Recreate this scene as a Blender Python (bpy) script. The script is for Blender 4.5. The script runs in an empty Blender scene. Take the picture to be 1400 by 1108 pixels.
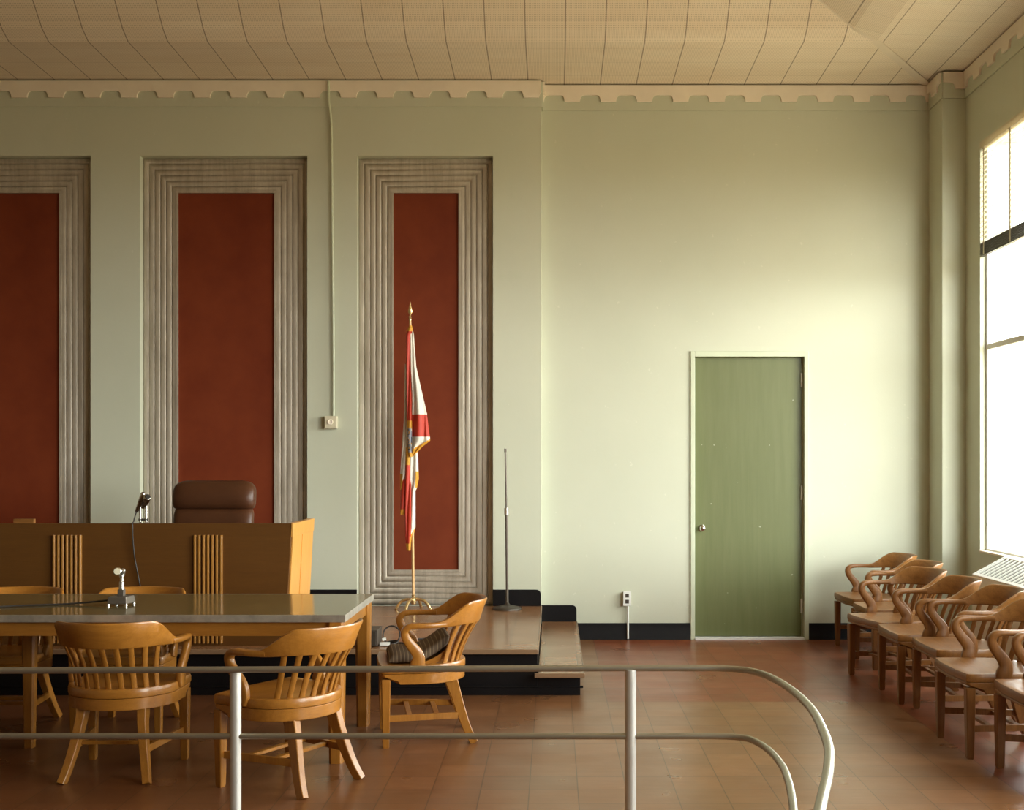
import bpy, bmesh, math, random
from mathutils import Vector, Matrix
random.seed(7)
PI = math.pi
sc = bpy.context.scene
C = sc.collection

# ------------------------------------------------------------------ camera
F = 1640.0                      # focal length in pixels of a 1400 px wide frame
VX, VY, EYE = 757.0, 630.0, 1.55
cam_d = bpy.data.cameras.new('camera'); cam = bpy.data.objects.new('camera', cam_d); C.objects.link(cam)
cam.location = (0, 0, EYE); cam.rotation_euler = (PI/2, 0, 0)
cam_d.sensor_fit = 'HORIZONTAL'; cam_d.sensor_width = 36.0; cam_d.lens = F/1400*36.0
cam_d.shift_x = (700-VX)/1400; cam_d.shift_y = (VY-554)/1400
cam_d.clip_start = 0.05; cam_d.clip_end = 200
sc.camera = cam
sc.view_settings.view_transform = 'Standard'; sc.view_settings.look = 'None'
sc.view_settings.gamma = 1.0; sc.view_settings.use_curve_mapping = False
sc.view_settings.exposure = 0.88

# ------------------------------------------------------------------ world: bright overcast sky, dimmer ground
w = bpy.data.worlds.new('overcast_sky'); sc.world = w; w.use_nodes = True
nt = w.node_tree; nt.nodes.clear()
out = nt.nodes.new('ShaderNodeOutputWorld'); bg = nt.nodes.new('ShaderNodeBackground')
tc = nt.nodes.new('ShaderNodeTexCoord'); sp = nt.nodes.new('ShaderNodeSeparateXYZ'); cr = nt.nodes.new('ShaderNodeValToRGB')
mr = nt.nodes.new('ShaderNodeMapRange'); mr.inputs['From Min'].default_value = -1; mr.inputs['From Max'].default_value = 1
nt.links.new(tc.outputs['Generated'], sp.inputs[0]); nt.links.new(sp.outputs['Z'], mr.inputs['Value'])
nt.links.new(mr.outputs[0], cr.inputs[0]); nt.links.new(cr.outputs[0], bg.inputs[0]); nt.links.new(bg.outputs[0], out.inputs[0])
e = cr.color_ramp.elements
e[0].position = 0.0; e[0].color = (0.20, 0.16, 0.10, 1)
e[1].position = 1.0; e[1].color = (0.20, 0.205, 0.21, 1)
for p_, c_ in ((0.41, (0.18, 0.145, 0.09)), (0.485, (0.28, 0.25, 0.20)), (0.51, (0.97, 0.97, 0.95)), (0.575, (0.99, 0.99, 0.98)), (0.65, (0.42, 0.43, 0.43))):
    a = cr.color_ramp.elements.new(p_); a.color = (*c_, 1)          # hazy bright band along the horizon
bg.inputs['Strength'].default_value = 17.5

WINS = [(7.39, 9.69), (4.1, 6.4), (0.9, 3.2)]     # the windows of the right wall, along y
SILL, HEAD = 0.81, 4.12
XR = 3.445                                                     # right wall plane
for y0, y1 in WINS:                                            # light portals only guide sampling of the sky
    ld = bpy.data.lights.new('window_portal', 'AREA'); ld.shape = 'RECTANGLE'
    ld.size = HEAD-SILL; ld.size_y = y1-y0; ld.cycles.is_portal = True
    lo = bpy.data.objects.new('window_portal', ld); C.objects.link(lo)
    lo.location = (XR+0.32, (y0+y1)/2, (SILL+HEAD)/2); lo.rotation_euler = (0, PI/2, 0)

# ------------------------------------------------------------------ materials
def nodes_of(name):
    m = bpy.data.materials.new(name); m.use_nodes = True
    nt = m.node_tree; b = nt.nodes['Principled BSDF']
    return m, nt, b
def N(nt, t, **kw):
    n = nt.nodes.new(t)
    for k, v in kw.items(): setattr(n, k, v)
    return n
def math_n(nt, op, a, b=None, c=None):
    n = N(nt, 'ShaderNodeMath', operation=op)
    for i, v in enumerate((a, b, c)):
        if v is None: continue
        if isinstance(v, (int, float)): n.inputs[i].default_value = v
        else: nt.links.new(v, n.inputs[i])
    return n.outputs[0]
def mixc(nt, f, a, b, blend='MIX'):
    n = N(nt, 'ShaderNodeMix', data_type='RGBA', blend_type=blend)
    for i, v in ((0, f), (6, a), (7, b)):
        if isinstance(v, (int, float)): n.inputs[i].default_value = v
        elif isinstance(v, tuple): n.inputs[i].default_value = (*v, 1)
        else: nt.links.new(v, n.inputs[i])
    return n.outputs[2]
def noise(nt, vec, scale, detail=4, rough=0.6):
    n = N(nt, 'ShaderNodeTexNoise'); n.inputs['Scale'].default_value = scale
    n.inputs['Detail'].default_value = detail; n.inputs['Roughness'].default_value = rough
    if vec is not None: nt.links.new(vec, n.inputs['Vector'])
    return n.outputs['Fac']
def ramp(nt, f, p0, p1, v0=0.0, v1=1.0):
    n = N(nt, 'ShaderNodeMapRange'); n.clamp = True
    n.inputs[1].default_value = p0; n.inputs[2].default_value = p1; n.inputs[3].default_value = v0; n.inputs[4].default_value = v1
    nt.links.new(f, n.inputs[0]); return n.outputs[0]
def mapping(nt, vec, scale):
    n = N(nt, 'ShaderNodeMapping'); n.inputs['Scale'].default_value = scale
    nt.links.new(vec, n.inputs['Vector']); return n.outputs[0]
def bump(nt, b, h, strength, dist=0.01):
    n = N(nt, 'ShaderNodeBump'); n.inputs['Strength'].default_value = strength; n.inputs['Distance'].default_value = dist
    nt.links.new(h, n.inputs['Height']); nt.links.new(n.outputs[0], b.inputs['Normal'])

def paint(name, col, rough=0.6, vary=0.08, spec=0.4, metal=0.0, scale=3.0, bmp=0.0, dark=None):
    m, nt, b = nodes_of(name)
    o = N(nt, 'ShaderNodeTexCoord').outputs['Object']
    f = ramp(nt, noise(nt, o, scale, 6), 0.3, 0.7)
    d = dark or tuple(c*(1-vary*2) for c in col)
    nt.links.new(mixc(nt, f, d, col), b.inputs['Base Color'])
    b.inputs['Roughness'].default_value = rough; b.inputs['Metallic'].default_value = metal
    b.inputs['Specular IOR Level'].default_value = spec
    if bmp: bump(nt, b, noise(nt, o, 60, 4), bmp, 0.004)
    return m
def wood(name, c1, c2, rough=0.32, axis='x', coat=0.25, gs=1.0):
    m, nt, b = nodes_of(name)
    o = N(nt, 'ShaderNodeTexCoord').outputs['Object']
    s = {'x': (1.2, 14, 14), 'y': (14, 1.2, 14), 'z': (14, 14, 1.2)}[axis]
    v = mapping(nt, o, tuple(k*gs for k in s))
    g1 = noise(nt, v, 3.0, 5, 0.65); g2 = noise(nt, mapping(nt, o, tuple(k*4*gs for k in s)), 4.0, 2, 0.5)
    f = math_n(nt, 'ADD', math_n(nt, 'MULTIPLY', ramp(nt, g1, 0.3, 0.7), 0.75), math_n(nt, 'MULTIPLY', ramp(nt, g2, 0.35, 0.65), 0.25))
    nt.links.new(mixc(nt, f, c1, c2), b.inputs['Base Color'])
    b.inputs['Roughness'].default_value = rough
    b.inputs['Coat Weight'].default_value = coat; b.inputs['Coat Roughness'].default_value = 0.22
    bump(nt, b, g2, 0.08, 0.002)
    return m

M = {}
M['wall'] = None
def wall_mat():
    m, nt, b = nodes_of('pale green wall paint')
    o = N(nt, 'ShaderNodeTexCoord').outputs['Object']
    f = ramp(nt, noise(nt, o, 0.7, 6, 0.55), 0.3, 0.7)
    f2 = ramp(nt, noise(nt, o, 2.6, 8, 0.7), 0.62, 0.78)
    c = mixc(nt, f, (0.555, 0.573, 0.452), (0.605, 0.616, 0.495))
    c = mixc(nt, math_n(nt, 'MULTIPLY', f2, 0.35), c, (0.50, 0.54, 0.39))
    sp_ = ramp(nt, noise(nt, o, 22, 2, 0.5), 0.735, 0.76)
    c = mixc(nt, math_n(nt, 'MULTIPLY', sp_, 0.35), c, (0.75, 0.74, 0.62))
    nt.links.new(c, b.inputs['Base Color']); b.inputs['Roughness'].default_value = 0.55
    b.inputs['Specular IOR Level'].default_value = 0.35
    bump(nt, b, noise(nt, o, 9, 8, 0.6), 0.12, 0.01)
    return m
M['wall'] = wall_mat()
M['cream'] = paint('cream plaster', (0.92, 0.82, 0.69), 0.6, 0.05)
M['ceil_plain'] = paint('cream ceiling paint', (0.80, 0.69, 0.55), 0.7, 0.05)
M['wall_tan'] = paint('tan wall paint', (0.34, 0.26, 0.15), 0.6, 0.05)
M['frame_green'] = paint('light green gloss paint', (0.60, 0.64, 0.48), 0.35, 0.05)
M['black'] = paint('black rubber base', (0.008, 0.007, 0.008), 0.45, 0.2, spec=0.2)
M['oak'] = wood('honey oak varnish', (0.28, 0.104, 0.012), (0.42, 0.174, 0.026), 0.30, 'z', 0.3)
M['oak_x'] = wood('honey oak varnish, sideways grain', (0.30, 0.112, 0.013), (0.44, 0.180, 0.027), 0.30, 'x', 0.3)
M['old_oak'] = wood('worn light oak varnish', (0.165, 0.062, 0.013), (0.30, 0.125, 0.030), 0.42, 'z', 0.08)
M['old_oak_x'] = wood('worn light oak varnish, sideways grain', (0.18, 0.070, 0.015), (0.32, 0.138, 0.034), 0.40, 'x', 0.1)
M['bench'] = wood('brown oak veneer', (0.10, 0.037, 0.006), (0.13, 0.052, 0.009), 0.42, 'x', 0.0, 0.6)
M['bench_reed'] = wood('golden oak reeds', (0.32, 0.135, 0.022), (0.40, 0.18, 0.03), 0.35, 'z', 0.2)
M['bench_end'] = wood('orange oak end panel', (0.60, 0.28, 0.055), (0.74, 0.37, 0.085), 0.35, 'z', 0.2)
M['silver'] = None
def silver_mat():
    m, nt, b = nodes_of('tarnished silver leaf')
    o = N(nt, 'ShaderNodeTexCoord').outputs['Object']
    v = mapping(nt, o, (16, 16, 1.6)); f = ramp(nt, noise(nt, v, 1.4, 7, 0.7), 0.3, 0.72)
    f2 = ramp(nt, noise(nt, o, 5, 6, 0.7), 0.35, 0.7)
    c = mixc(nt, f, (0.38, 0.325, 0.25), (0.68, 0.615, 0.52))
    c = mixc(nt, math_n(nt, 'MULTIPLY', f2, 0.4), c, (0.38, 0.33, 0.27))
    nt.links.new(c, b.inputs['Base Color']); b.inputs['Metallic'].default_value = 0.4
    b.inputs['Roughness'].default_value = 0.5
    return m
M['silver'] = silver_mat()
def red_mat():
    m, nt, b = nodes_of('oxblood fabric panel')
    o = N(nt, 'ShaderNodeTexCoord').outputs['Object']
    f = ramp(nt, noise(nt, o, 2.2, 6, 0.6), 0.3, 0.7)
    wv = noise(nt, mapping(nt, o, (1, 1, 6)), 60, 2, 0.5)
    c = mixc(nt, f, (0.15, 0.023, 0.006), (0.215, 0.040, 0.011))
    c = mixc(nt, math_n(nt, 'MULTIPLY', wv, 0.25), c, (0.115, 0.017, 0.005))
    nt.links.new(c, b.inputs['Base Color']); b.inputs['Roughness'].default_value = 0.62
    b.inputs['Specular IOR Level'].default_value = 0.25
    return m
M['red'] = red_mat()
M['door'] = None
def door_mat():
    m, nt, b = nodes_of('olive green door paint')
    o = N(nt, 'ShaderNodeTexCoord').outputs['Object']
    f = noise(nt, mapping(nt, o, (9, 9, 0.7)), 2.5, 6, 0.6)
    c = mixc(nt, ramp(nt, f, 0.3, 0.7), (0.120, 0.137, 0.048), (0.145, 0.160, 0.062))
    sp_ = ramp(nt, noise(nt, o, 19, 1, 0.5), 0.80, 0.81)
    c = mixc(nt, math_n(nt, 'MULTIPLY', sp_, 0.6), c, (0.5, 0.5, 0.38))
    nt.links.new(c, b.inputs['Base Color']); b.inputs['Roughness'].default_value = 0.4
    return m
M['door'] = door_mat()
M['steel'] = paint('brushed steel', (0.62, 0.60, 0.56), 0.28, 0.06, metal=0.9)
M['chrome'] = paint('chrome', (0.75, 0.74, 0.72), 0.12, 0.02, metal=1.0)
M['dull_metal'] = paint('dull grey enamel', (0.15, 0.125, 0.10), 0.45, 0.1, metal=0.4)
M['dark_metal'] = paint('dark bronze metal', (0.09, 0.075, 0.06), 0.4, 0.1, metal=0.5)
M['white'] = paint('white enamel', (0.80, 0.80, 0.76), 0.4, 0.03)
M['plate'] = paint('cream bakelite', (0.66, 0.60, 0.44), 0.4, 0.05)
M['leather'] = paint('brown leather', (0.085, 0.030, 0.012), 0.38, 0.12, scale=5, bmp=0.25)
M['brass'] = paint('polished brass', (0.75, 0.55, 0.27), 0.25, 0.06, metal=0.8)
M['pole_oak'] = wood('pale ash pole', (0.62, 0.36, 0.14), (0.72, 0.45, 0.20), 0.35, 'z', 0.2)
M['box_grey'] = paint('dark brown enamel', (0.075, 0.058, 0.045), 0.5, 0.1, metal=0.1)
M['cable'] = paint('black rubber cable', (0.03, 0.025, 0.022), 0.5, 0.1)
M['grille'] = paint('dark mesh', (0.05, 0.045, 0.04), 0.5, 0.1, metal=0.4)
M['cloth_white'] = paint('white satin', (0.74, 0.69, 0.60), 0.6, 0.05)
M['cloth_red'] = paint('red satin', (0.50, 0.035, 0.012), 0.55, 0.08)
M['fringe'] = paint('gold fringe', (0.72, 0.34, 0.03), 0.6, 0.15, scale=80)
M['seal_dark'] = paint('dark emblem thread', (0.06, 0.06, 0.09), 0.7, 0.1)
M['seal_blue'] = paint('blue grey emblem thread', (0.32, 0.33, 0.38), 0.7, 0.1)
M['post'] = paint('bright aluminium post', (0.74, 0.72, 0.67), 0.34, 0.05, metal=0.5)
M['rail'] = paint('satin aluminium', (0.42, 0.39, 0.315), 0.36, 0.05, metal=0.85)
def table_mat():
    m, nt, b = nodes_of('olive linoleum top')
    o = N(nt, 'ShaderNodeTexCoord').outputs['Object']
    f = ramp(nt, noise(nt, o, 6, 6, 0.7), 0.3, 0.7)
    nt.links.new(mixc(nt, f, (0.14, 0.105, 0.040), (0.18, 0.135, 0.056)), b.inputs['Base Color'])
    b.inputs['Roughness'].default_value = 0.12; b.inputs['Specular IOR Level'].default_value = 0.5
    return m
M['tabletop'] = table_mat()
M['edge_metal'] = paint('worn aluminium edging', (0.56, 0.51, 0.43), 0.38, 0.2, metal=0.6, scale=12)
def stripe_mat():
    m, nt, b = nodes_of('brown striped ticking')
    o = N(nt, 'ShaderNodeTexCoord').outputs['Object']
    s = N(nt, 'ShaderNodeSeparateXYZ'); nt.links.new(o, s.inputs[0])
    fr = math_n(nt, 'FRACT', math_n(nt, 'MULTIPLY', s.outputs['Y'], 50.0))
    f = math_n(nt, 'LESS_THAN', fr, 0.22)
    f2 = math_n(nt, 'MULTIPLY', f, 0.8)
    nt.links.new(mixc(nt, f2, (0.085, 0.052, 0.028), (0.26, 0.19, 0.11)), b.inputs['Base Color'])
    b.inputs['Roughness'].default_value = 0.85; bump(nt, b, noise(nt, o, 90, 2), 0.2, 0.003)
    return m
M['ticking'] = stripe_mat()
def glass_mat():
    m = bpy.data.materials.new('window glass'); m.use_nodes = True; nt = m.node_tree; nt.nodes.clear()
    o = N(nt, 'ShaderNodeOutputMaterial'); t = N(nt, 'ShaderNodeBsdfTransparent'); g = N(nt, 'ShaderNodeBsdfGlossy')
    g.inputs['Roughness'].default_value = 0.02; t.inputs[0].default_value = (0.95, 0.97, 0.95, 1)
    x = N(nt, 'ShaderNodeMixShader'); x.inputs[0].default_value = 0.07
    nt.links.new(t.outputs[0], x.inputs[1]); nt.links.new(g.outputs[0], x.inputs[2]); nt.links.new(x.outputs[0], o.inputs[0])
    return m
M['glass'] = glass_mat()
def blind_mat():
    m = bpy.data.materials.new('translucent blind slat'); m.use_nodes = True; nt = m.node_tree; nt.nodes.clear()
    o = N(nt, 'ShaderNodeOutputMaterial'); t = N(nt, 'ShaderNodeBsdfTranslucent'); g = N(nt, 'ShaderNodeBsdfDiffuse')
    t.inputs[0].default_value = (0.62, 0.55, 0.42, 1); g.inputs[0].default_value = (0.62, 0.58, 0.48, 1)
    x = N(nt, 'ShaderNodeMixShader'); x.inputs[0].default_value = 0.45
    nt.links.new(t.outputs[0], x.inputs[1]); nt.links.new(g.outputs[0], x.inputs[2]); nt.links.new(x.outputs[0], o.inputs[0])
    return m
M['blind'] = blind_mat()

TS = 0.2286
def tile_mat(name, dais=False):
    m, nt, b = nodes_of(name)
    g = N(nt, 'ShaderNodeNewGeometry').outputs['Position']
    s = N(nt, 'ShaderNodeSeparateXYZ'); nt.links.new(g, s.inputs[0])
    X, Y = s.outputs['X'], s.outputs['Y']
    u = math_n(nt, 'DIVIDE', math_n(nt, 'SUBTRACT', X, 0.1138 + (0.05 if dais else 0)), TS)
    v = math_n(nt, 'DIVIDE', math_n(nt, 'SUBTRACT', Y, 0.161), TS)
    def joint(t, wd):
        fr = math_n(nt, 'FRACT', math_n(nt, 'ADD', t, 200.0))
        d = math_n(nt, 'MINIMUM', fr, math_n(nt, 'SUBTRACT', 1.0, fr))
        return ramp(nt, d, wd*0.5, wd, 1.0, 0.0)
    jj = math_n(nt, 'MAXIMUM', joint(u, 0.015), math_n(nt, 'MULTIPLY', joint(v, 0.022), 0.8))
    cmb = N(nt, 'ShaderNodeCombineXYZ')
    nt.links.new(math_n(nt, 'FLOOR', u), cmb.inputs[0]); nt.links.new(math_n(nt, 'FLOOR', v), cmb.inputs[1])
    wn = N(nt, 'ShaderNodeTexWhiteNoise'); nt.links.new(cmb.outputs[0], wn.inputs['Vector'])
    vr = math_n(nt, 'ADD', 0.88, math_n(nt, 'MULTIPLY', wn.outputs['Value'], 0.24))
    # marbling, streaks along x
    st = ramp(nt, noise(nt, mapping(nt, g, (4, 22, 1)), 1.0, 7, 0.7), 0.25, 0.75)
    if dais:
        base = mixc(nt, st, (0.25, 0.115, 0.050), (0.34, 0.17, 0.080))
    else:
        red = mixc(nt, st, (0.185, 0.044, 0.015), (0.265, 0.080, 0.031))
        tan = mixc(nt, st, (0.195, 0.084, 0.031), (0.275, 0.127, 0.052))
        r1 = math_n(nt, 'MULTIPLY', math_n(nt, 'GREATER_THAN', Y, 7.705), math_n(nt, 'GREATER_THAN', X, 0.3424))
        r = math_n(nt, 'MAXIMUM', r1, math_n(nt, 'GREATER_THAN', X, 2.171))
        base = mixc(nt, r, tan, red)
    scf = ramp(nt, noise(nt, mapping(nt, g, (7, 30, 1)), 1.0, 4, 0.6), 0.60, 0.75)
    base = mixc(nt, math_n(nt, 'MULTIPLY', scf, 0.20 if not dais else 0.1), base, (0.50, 0.32, 0.21))
    if not dais:                                   # dimmer light on the left painted into the tiles, darker and redder
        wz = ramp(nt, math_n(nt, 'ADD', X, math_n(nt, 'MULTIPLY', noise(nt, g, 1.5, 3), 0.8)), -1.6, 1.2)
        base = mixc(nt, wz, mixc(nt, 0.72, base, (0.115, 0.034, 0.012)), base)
    # per tile variation
    hs = N(nt, 'ShaderNodeHueSaturation'); nt.links.new(vr, hs.inputs['Value']); nt.links.new(base, hs.inputs['Color'])
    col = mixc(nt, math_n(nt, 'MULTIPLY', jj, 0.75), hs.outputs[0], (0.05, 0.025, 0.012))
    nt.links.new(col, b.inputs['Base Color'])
    rg = ramp(nt, noise(nt, g, 2.5, 2, 0.5), 0.2, 0.8, 0.16 if dais else 0.24, 0.28 if dais else 0.40)
    nt.links.new(rg, b.inputs['Roughness']); b.inputs['Specular IOR Level'].default_value = 0.6
    return m
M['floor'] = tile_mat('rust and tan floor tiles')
M['dais'] = tile_mat('waxed brown dais tiles', True)
M['nosing'] = paint('tan stair nosing', (0.30, 0.18, 0.10), 0.3, 0.12)
def ceil_mat():
    m, nt, b = nodes_of('perforated ceiling tiles')
    g = N(nt, 'ShaderNodeNewGeometry').outputs['Position']
    s = N(nt, 'ShaderNodeSeparateXYZ'); nt.links.new(g, s.inputs[0])
    P = 0.3115
    u = math_n(nt, 'DIVIDE', math_n(nt, 'SUBTRACT', s.outputs['X'], 0.091), P)
    v = math_n(nt, 'DIVIDE', math_n(nt, 'SUBTRACT', s.outputs['Y'], 9.54), P)
    def fr(t, k=1.0): return math_n(nt, 'FRACT', math_n(nt, 'ADD', math_n(nt, 'MULTIPLY', t, k), 960.0))
    def edge(t, wd):
        f = fr(t); d = math_n(nt, 'MINIMUM', f, math_n(nt, 'SUBTRACT', 1.0, f)); return ramp(nt, d, wd*0.5, wd, 1.0, 0.0)
    ju, jv = edge(u, 0.014), edge(v, 0.012)
    K = 24.0
    du = math_n(nt, 'SUBTRACT', fr(u, K), 0.5); dv = math_n(nt, 'SUBTRACT', fr(v, K), 0.5)
    d = math_n(nt, 'SQRT', math_n(nt, 'ADD', math_n(nt, 'MULTIPLY', du, du), math_n(nt, 'MULTIPLY', dv, dv)))
    hole = ramp(nt, d, 0.20, 0.27, 1.0, 0.0)
    st = ramp(nt, noise(nt, mapping(nt, g, (1.2, 6, 1)), 1.0, 5, 0.6), 0.3, 0.72)
    cmb = N(nt, 'ShaderNodeCombineXYZ'); nt.links.new(math_n(nt, 'FLOOR', u), cmb.inputs[0]); nt.links.new(math_n(nt, 'FLOOR', v), cmb.inputs[1])
    wn = N(nt, 'ShaderNodeTexWhiteNoise'); nt.links.new(cmb.outputs[0], wn.inputs['Vector'])
    base = mixc(nt, st, (0.84, 0.71, 0.55), (0.90, 0.79, 0.64))
    base = mixc(nt, math_n(nt, 'MULTIPLY', wn.outputs['Value'], 0.18), base, (0.74, 0.60, 0.44))
    base = mixc(nt, math_n(nt, 'MULTIPLY', hole, 0.45), base, (0.20, 0.13, 0.07))
    j = math_n(nt, 'MAXIMUM', ju, math_n(nt, 'MULTIPLY', jv, 0.22))
    base = mixc(nt, math_n(nt, 'MULTIPLY', j, 0.8), base, (0.16, 0.10, 0.05))
    nt.links.new(base, b.inputs['Base Color']); b.inputs['Roughness'].default_value = 0.8
    return m
M['ceiling'] = ceil_mat()

# ------------------------------------------------------------------ mesh helpers
class MB:
    def __init__(s): s.v = []; s.f = []; s.m = []
    def add(s, vs, fs, mi=0):
        o = len(s.v); s.v += [tuple(p) for p in vs]
        s.f += [tuple(i+o for i in f) for f in fs]; s.m += [mi]*len(fs)
        return s
    def box(s, x0, x1, y0, y1, z0, z1, mi=0):
        vs = [(x, y, z) for z in (z0, z1) for y in (y0, y1) for x in (x0, x1)]
        return s.add(vs, [(0,2,3,1), (4,5,7,6), (0,1,5,4), (2,6,7,3), (0,4,6,2), (1,3,7,5)], mi)
    def rings(s, rs, cap=True, mi=0, loop=False):
        n = len(rs[0]); vs = [p for r in rs for p in r]; fs = []
        m = len(rs)
        for i in range(m if loop else m-1):
            a, b = i*n, ((i+1) % m)*n
            for j in range(n):
                k = (j+1) % n; fs.append((a+j, a+k, b+k, b+j))
        if cap and not loop: fs.append(tuple(range(n))[::-1]); fs.append(tuple(range((m-1)*n, m*n)))
        return s.add(vs, fs, mi)
    def tube(s, pts, r, n=10, cap=True, mi=0, loop=False):
        pts = [Vector(p) for p in pts]; m = len(pts); rs = []
        up = None
        for i, p in enumerate(pts):
            if loop: t = pts[(i+1) % m]-pts[i-1]
            else: t = pts[min(i+1, m-1)]-pts[max(i-1, 0)]
            t.normalize()
            if up is None:
                up = Vector((0, 0, 1)) if abs(t.z) < 0.9 else Vector((0, 1, 0))
            l = t.cross(up).normalized(); up = l.cross(t).normalized()
            rr = r[i] if isinstance(r, (list, tuple)) else r
            rs.append([p + l*rr*math.cos(2*PI*j/n) + up*rr*math.sin(2*PI*j/n) for j in range(n)])
        return s.rings(rs, cap, mi, loop)
    def lathe(s, prof, cx=0, cy=0, n=24, mi=0):
        rs = [[(cx+r*math.cos(2*PI*j/n), cy+r*math.sin(2*PI*j/n), z) for j in range(n)] for r, z in prof]
        return s.rings(rs, True, mi)
    def bar(s, pts, secs, lat, mi=0, ch=0.35):
        """rounded rectangular bar along pts; secs=(lateral, other) full sizes; lat=lateral axis"""
        pts = [Vector(p) for p in pts]; m = len(pts); rs = []
        for i, p in enumerate(pts):
            t = (pts[min(i+1, m-1)]-pts[max(i-1, 0)]).normalized()
            L = Vector(lat[i] if isinstance(lat, list) else lat); L = (L - t*L.dot(t)).normalized(); B = t.cross(L)
            a, b = secs[i] if isinstance(secs, list) else secs
            a /= 2; b /= 2; c = min(a, b)*ch
            q = [(a-c, b), (-a+c, b), (-a, b-c), (-a, -b+c), (-a+c, -b), (a-c, -b), (a, -b+c), (a, b-c)]
            rs.append([p + L*x + B*y for x, y in q])
        return s.rings(rs, True, mi)
    def prism(s, outline, z0, z1, mi=0):
        return s.rings([[(x, y, z0) for x, y in outline], [(x, y, z1) for x, y in outline]], True, mi)
    def build(s, name, mats, parent=None, smooth=35, bevel=0.0):
        me = bpy.data.meshes.new(name); me.from_pydata(s.v, [], s.f)
        if not isinstance(mats, (list, tuple)): mats = [mats]
        for k in mats: me.materials.append(M[k] if isinstance(k, str) else k)
        for p, mi in zip(me.polygons, s.m): p.material_index = mi
        bm = bmesh.new(); bm.from_mesh(me); bmesh.ops.recalc_face_normals(bm, faces=bm.faces); bm.to_mesh(me); bm.free()
        if smooth:
            me.shade_smooth(); me.set_sharp_from_angle(angle=math.radians(smooth))
        o = bpy.data.objects.new(name, me); C.objects.link(o)
        if parent: o.parent = parent
        if bevel:
            b = o.modifiers.new('bevel', 'BEVEL'); b.width = bevel; b.segments = 2; b.limit_method = 'ANGLE'; b.angle_limit = math.radians(40)
            b.harden_normals = False
        return o
def cr_spline(pts, k=5):
    """Catmull-Rom through n-d tuples"""
    out_ = []
    n = len(pts)
    for i in range(n-1):
        p0, p1, p2, p3 = pts[max(i-1, 0)], pts[i], pts[i+1], pts[min(i+2, n-1)]
        for j in range(k):
            t = j/k
            out_.append(tuple(0.5*((2*b) + (-a+c)*t + (2*a-5*b+4*c-d)*t*t + (-a+3*b-3*c+d)*t**3) for a, b, c, d in zip(p0, p1, p2, p3)))
    out_.append(tuple(pts[-1])); return out_
def thing(name, label, cat, loc=(0, 0, 0), rz=0.0, group=None):
    o = bpy.data.objects.new(name, None); C.objects.link(o); o.empty_display_size = 0.1
    o.location = loc; o.rotation_euler = (0, 0, rz); o['label'] = label; o['category'] = cat
    if group: o['group'] = group
    return o
def tag(o, label, cat, group=None):
    o['label'] = label; o['category'] = cat
    if group: o['group'] = group
    return o
def struct(o): o['kind'] = 'structure'; return o
def copy_tree(o, parent=None):
    c = o.copy(); C.objects.link(c); c.parent = parent
    for ch in o.children: copy_tree(ch, c)
    return c
def P(x, y, Y): return ((x-VX)*Y/F, Y, EYE-(y-VY)*Y/F)          # measurement on the photo, put at its real distance

# ================================================================== SETTING
YL, YR = 10.27, 10.39           # the panelled left part of the back wall stands 12 cm proud
XJ = -0.106                     # where the two parts meet
HC = 4.794                      # ceiling height at the walls
XL, YB = -9.6, -4.2             # left wall, wall behind the viewer
DZ, SZ = 0.305, 0.156           # dais and step heights
PAN = [(-7.25, -5.82), (-5.398, -3.964), (-3.544, -2.110), (-1.684, -0.520)]
PTOP = 4.161

mb = MB(); mb.box(XL-0.3, XR+0.4, YB-0.3, YR+0.4, -0.2, 0.0)
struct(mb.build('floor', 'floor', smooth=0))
# back wall
mb = MB()
xs = [XL-0.3]
for a_, b_ in PAN[1:]: xs += [a_, b_]
xs.append(XJ)
for i in range(0, len(xs), 2): mb.box(xs[i], xs[i+1], YL, YR+0.4, 0, PTOP)
mb.box(XL-0.3, XJ, YL, YR+0.4, PTOP, HC+0.9)
for a_, b_ in PAN[1:]: mb.box(a_, b_, YL+0.11, YR+0.4, 0, PTOP)
DX0, DX1, DTOP = 1.208, 2.178, 2.468
mb.box(XJ, DX0, YR, YR+0.4, 0, HC+0.9); mb.box(DX1, XR+0.4, YR, YR+0.4, 0, HC+0.9)
mb.box(DX0, DX1, YR, YR+0.4, DTOP, HC+0.9); mb.box(DX0, DX1, YR+0.2, YR+0.4, 0, DTOP)
struct(mb.build('wall_back', 'wall', smooth=0))
# right wall with window openings, and the corner pilaster
PY, PX = 10.03, 3.25
mb = MB()
edges = sorted(WINS)
y = YB-0.3
for y0, y1 in edges:
    mb.box(XR, XR+0.3, y, y0, 0, HC+0.9); mb.box(XR, XR+0.3, y0, y1, 0, SILL); mb.box(XR, XR+0.3, y0, y1, HEAD, HC+0.9)
    y = y1
mb.box(XR, XR+0.3, y, YR+0.4, 0, HC+0.9)
struct(mb.build('wall_right', 'wall', smooth=0))
mb = MB(); mb.box(PX, XR, PY, YR, 0, HC)
struct(mb.build('trim_1', 'wall', smooth=0))
mb = MB(); mb.box(XL-0.3, XL, YB, YL, 0, HC+0.9); struct(mb.build('wall_left', 'wall_tan', smooth=0))
mb = MB(); mb.box(XL-0.3, XR+0.3, YB-0.3, YB, 0, HC+0.9); struct(mb.build('wall_front', 'wall_tan', smooth=0))
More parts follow.
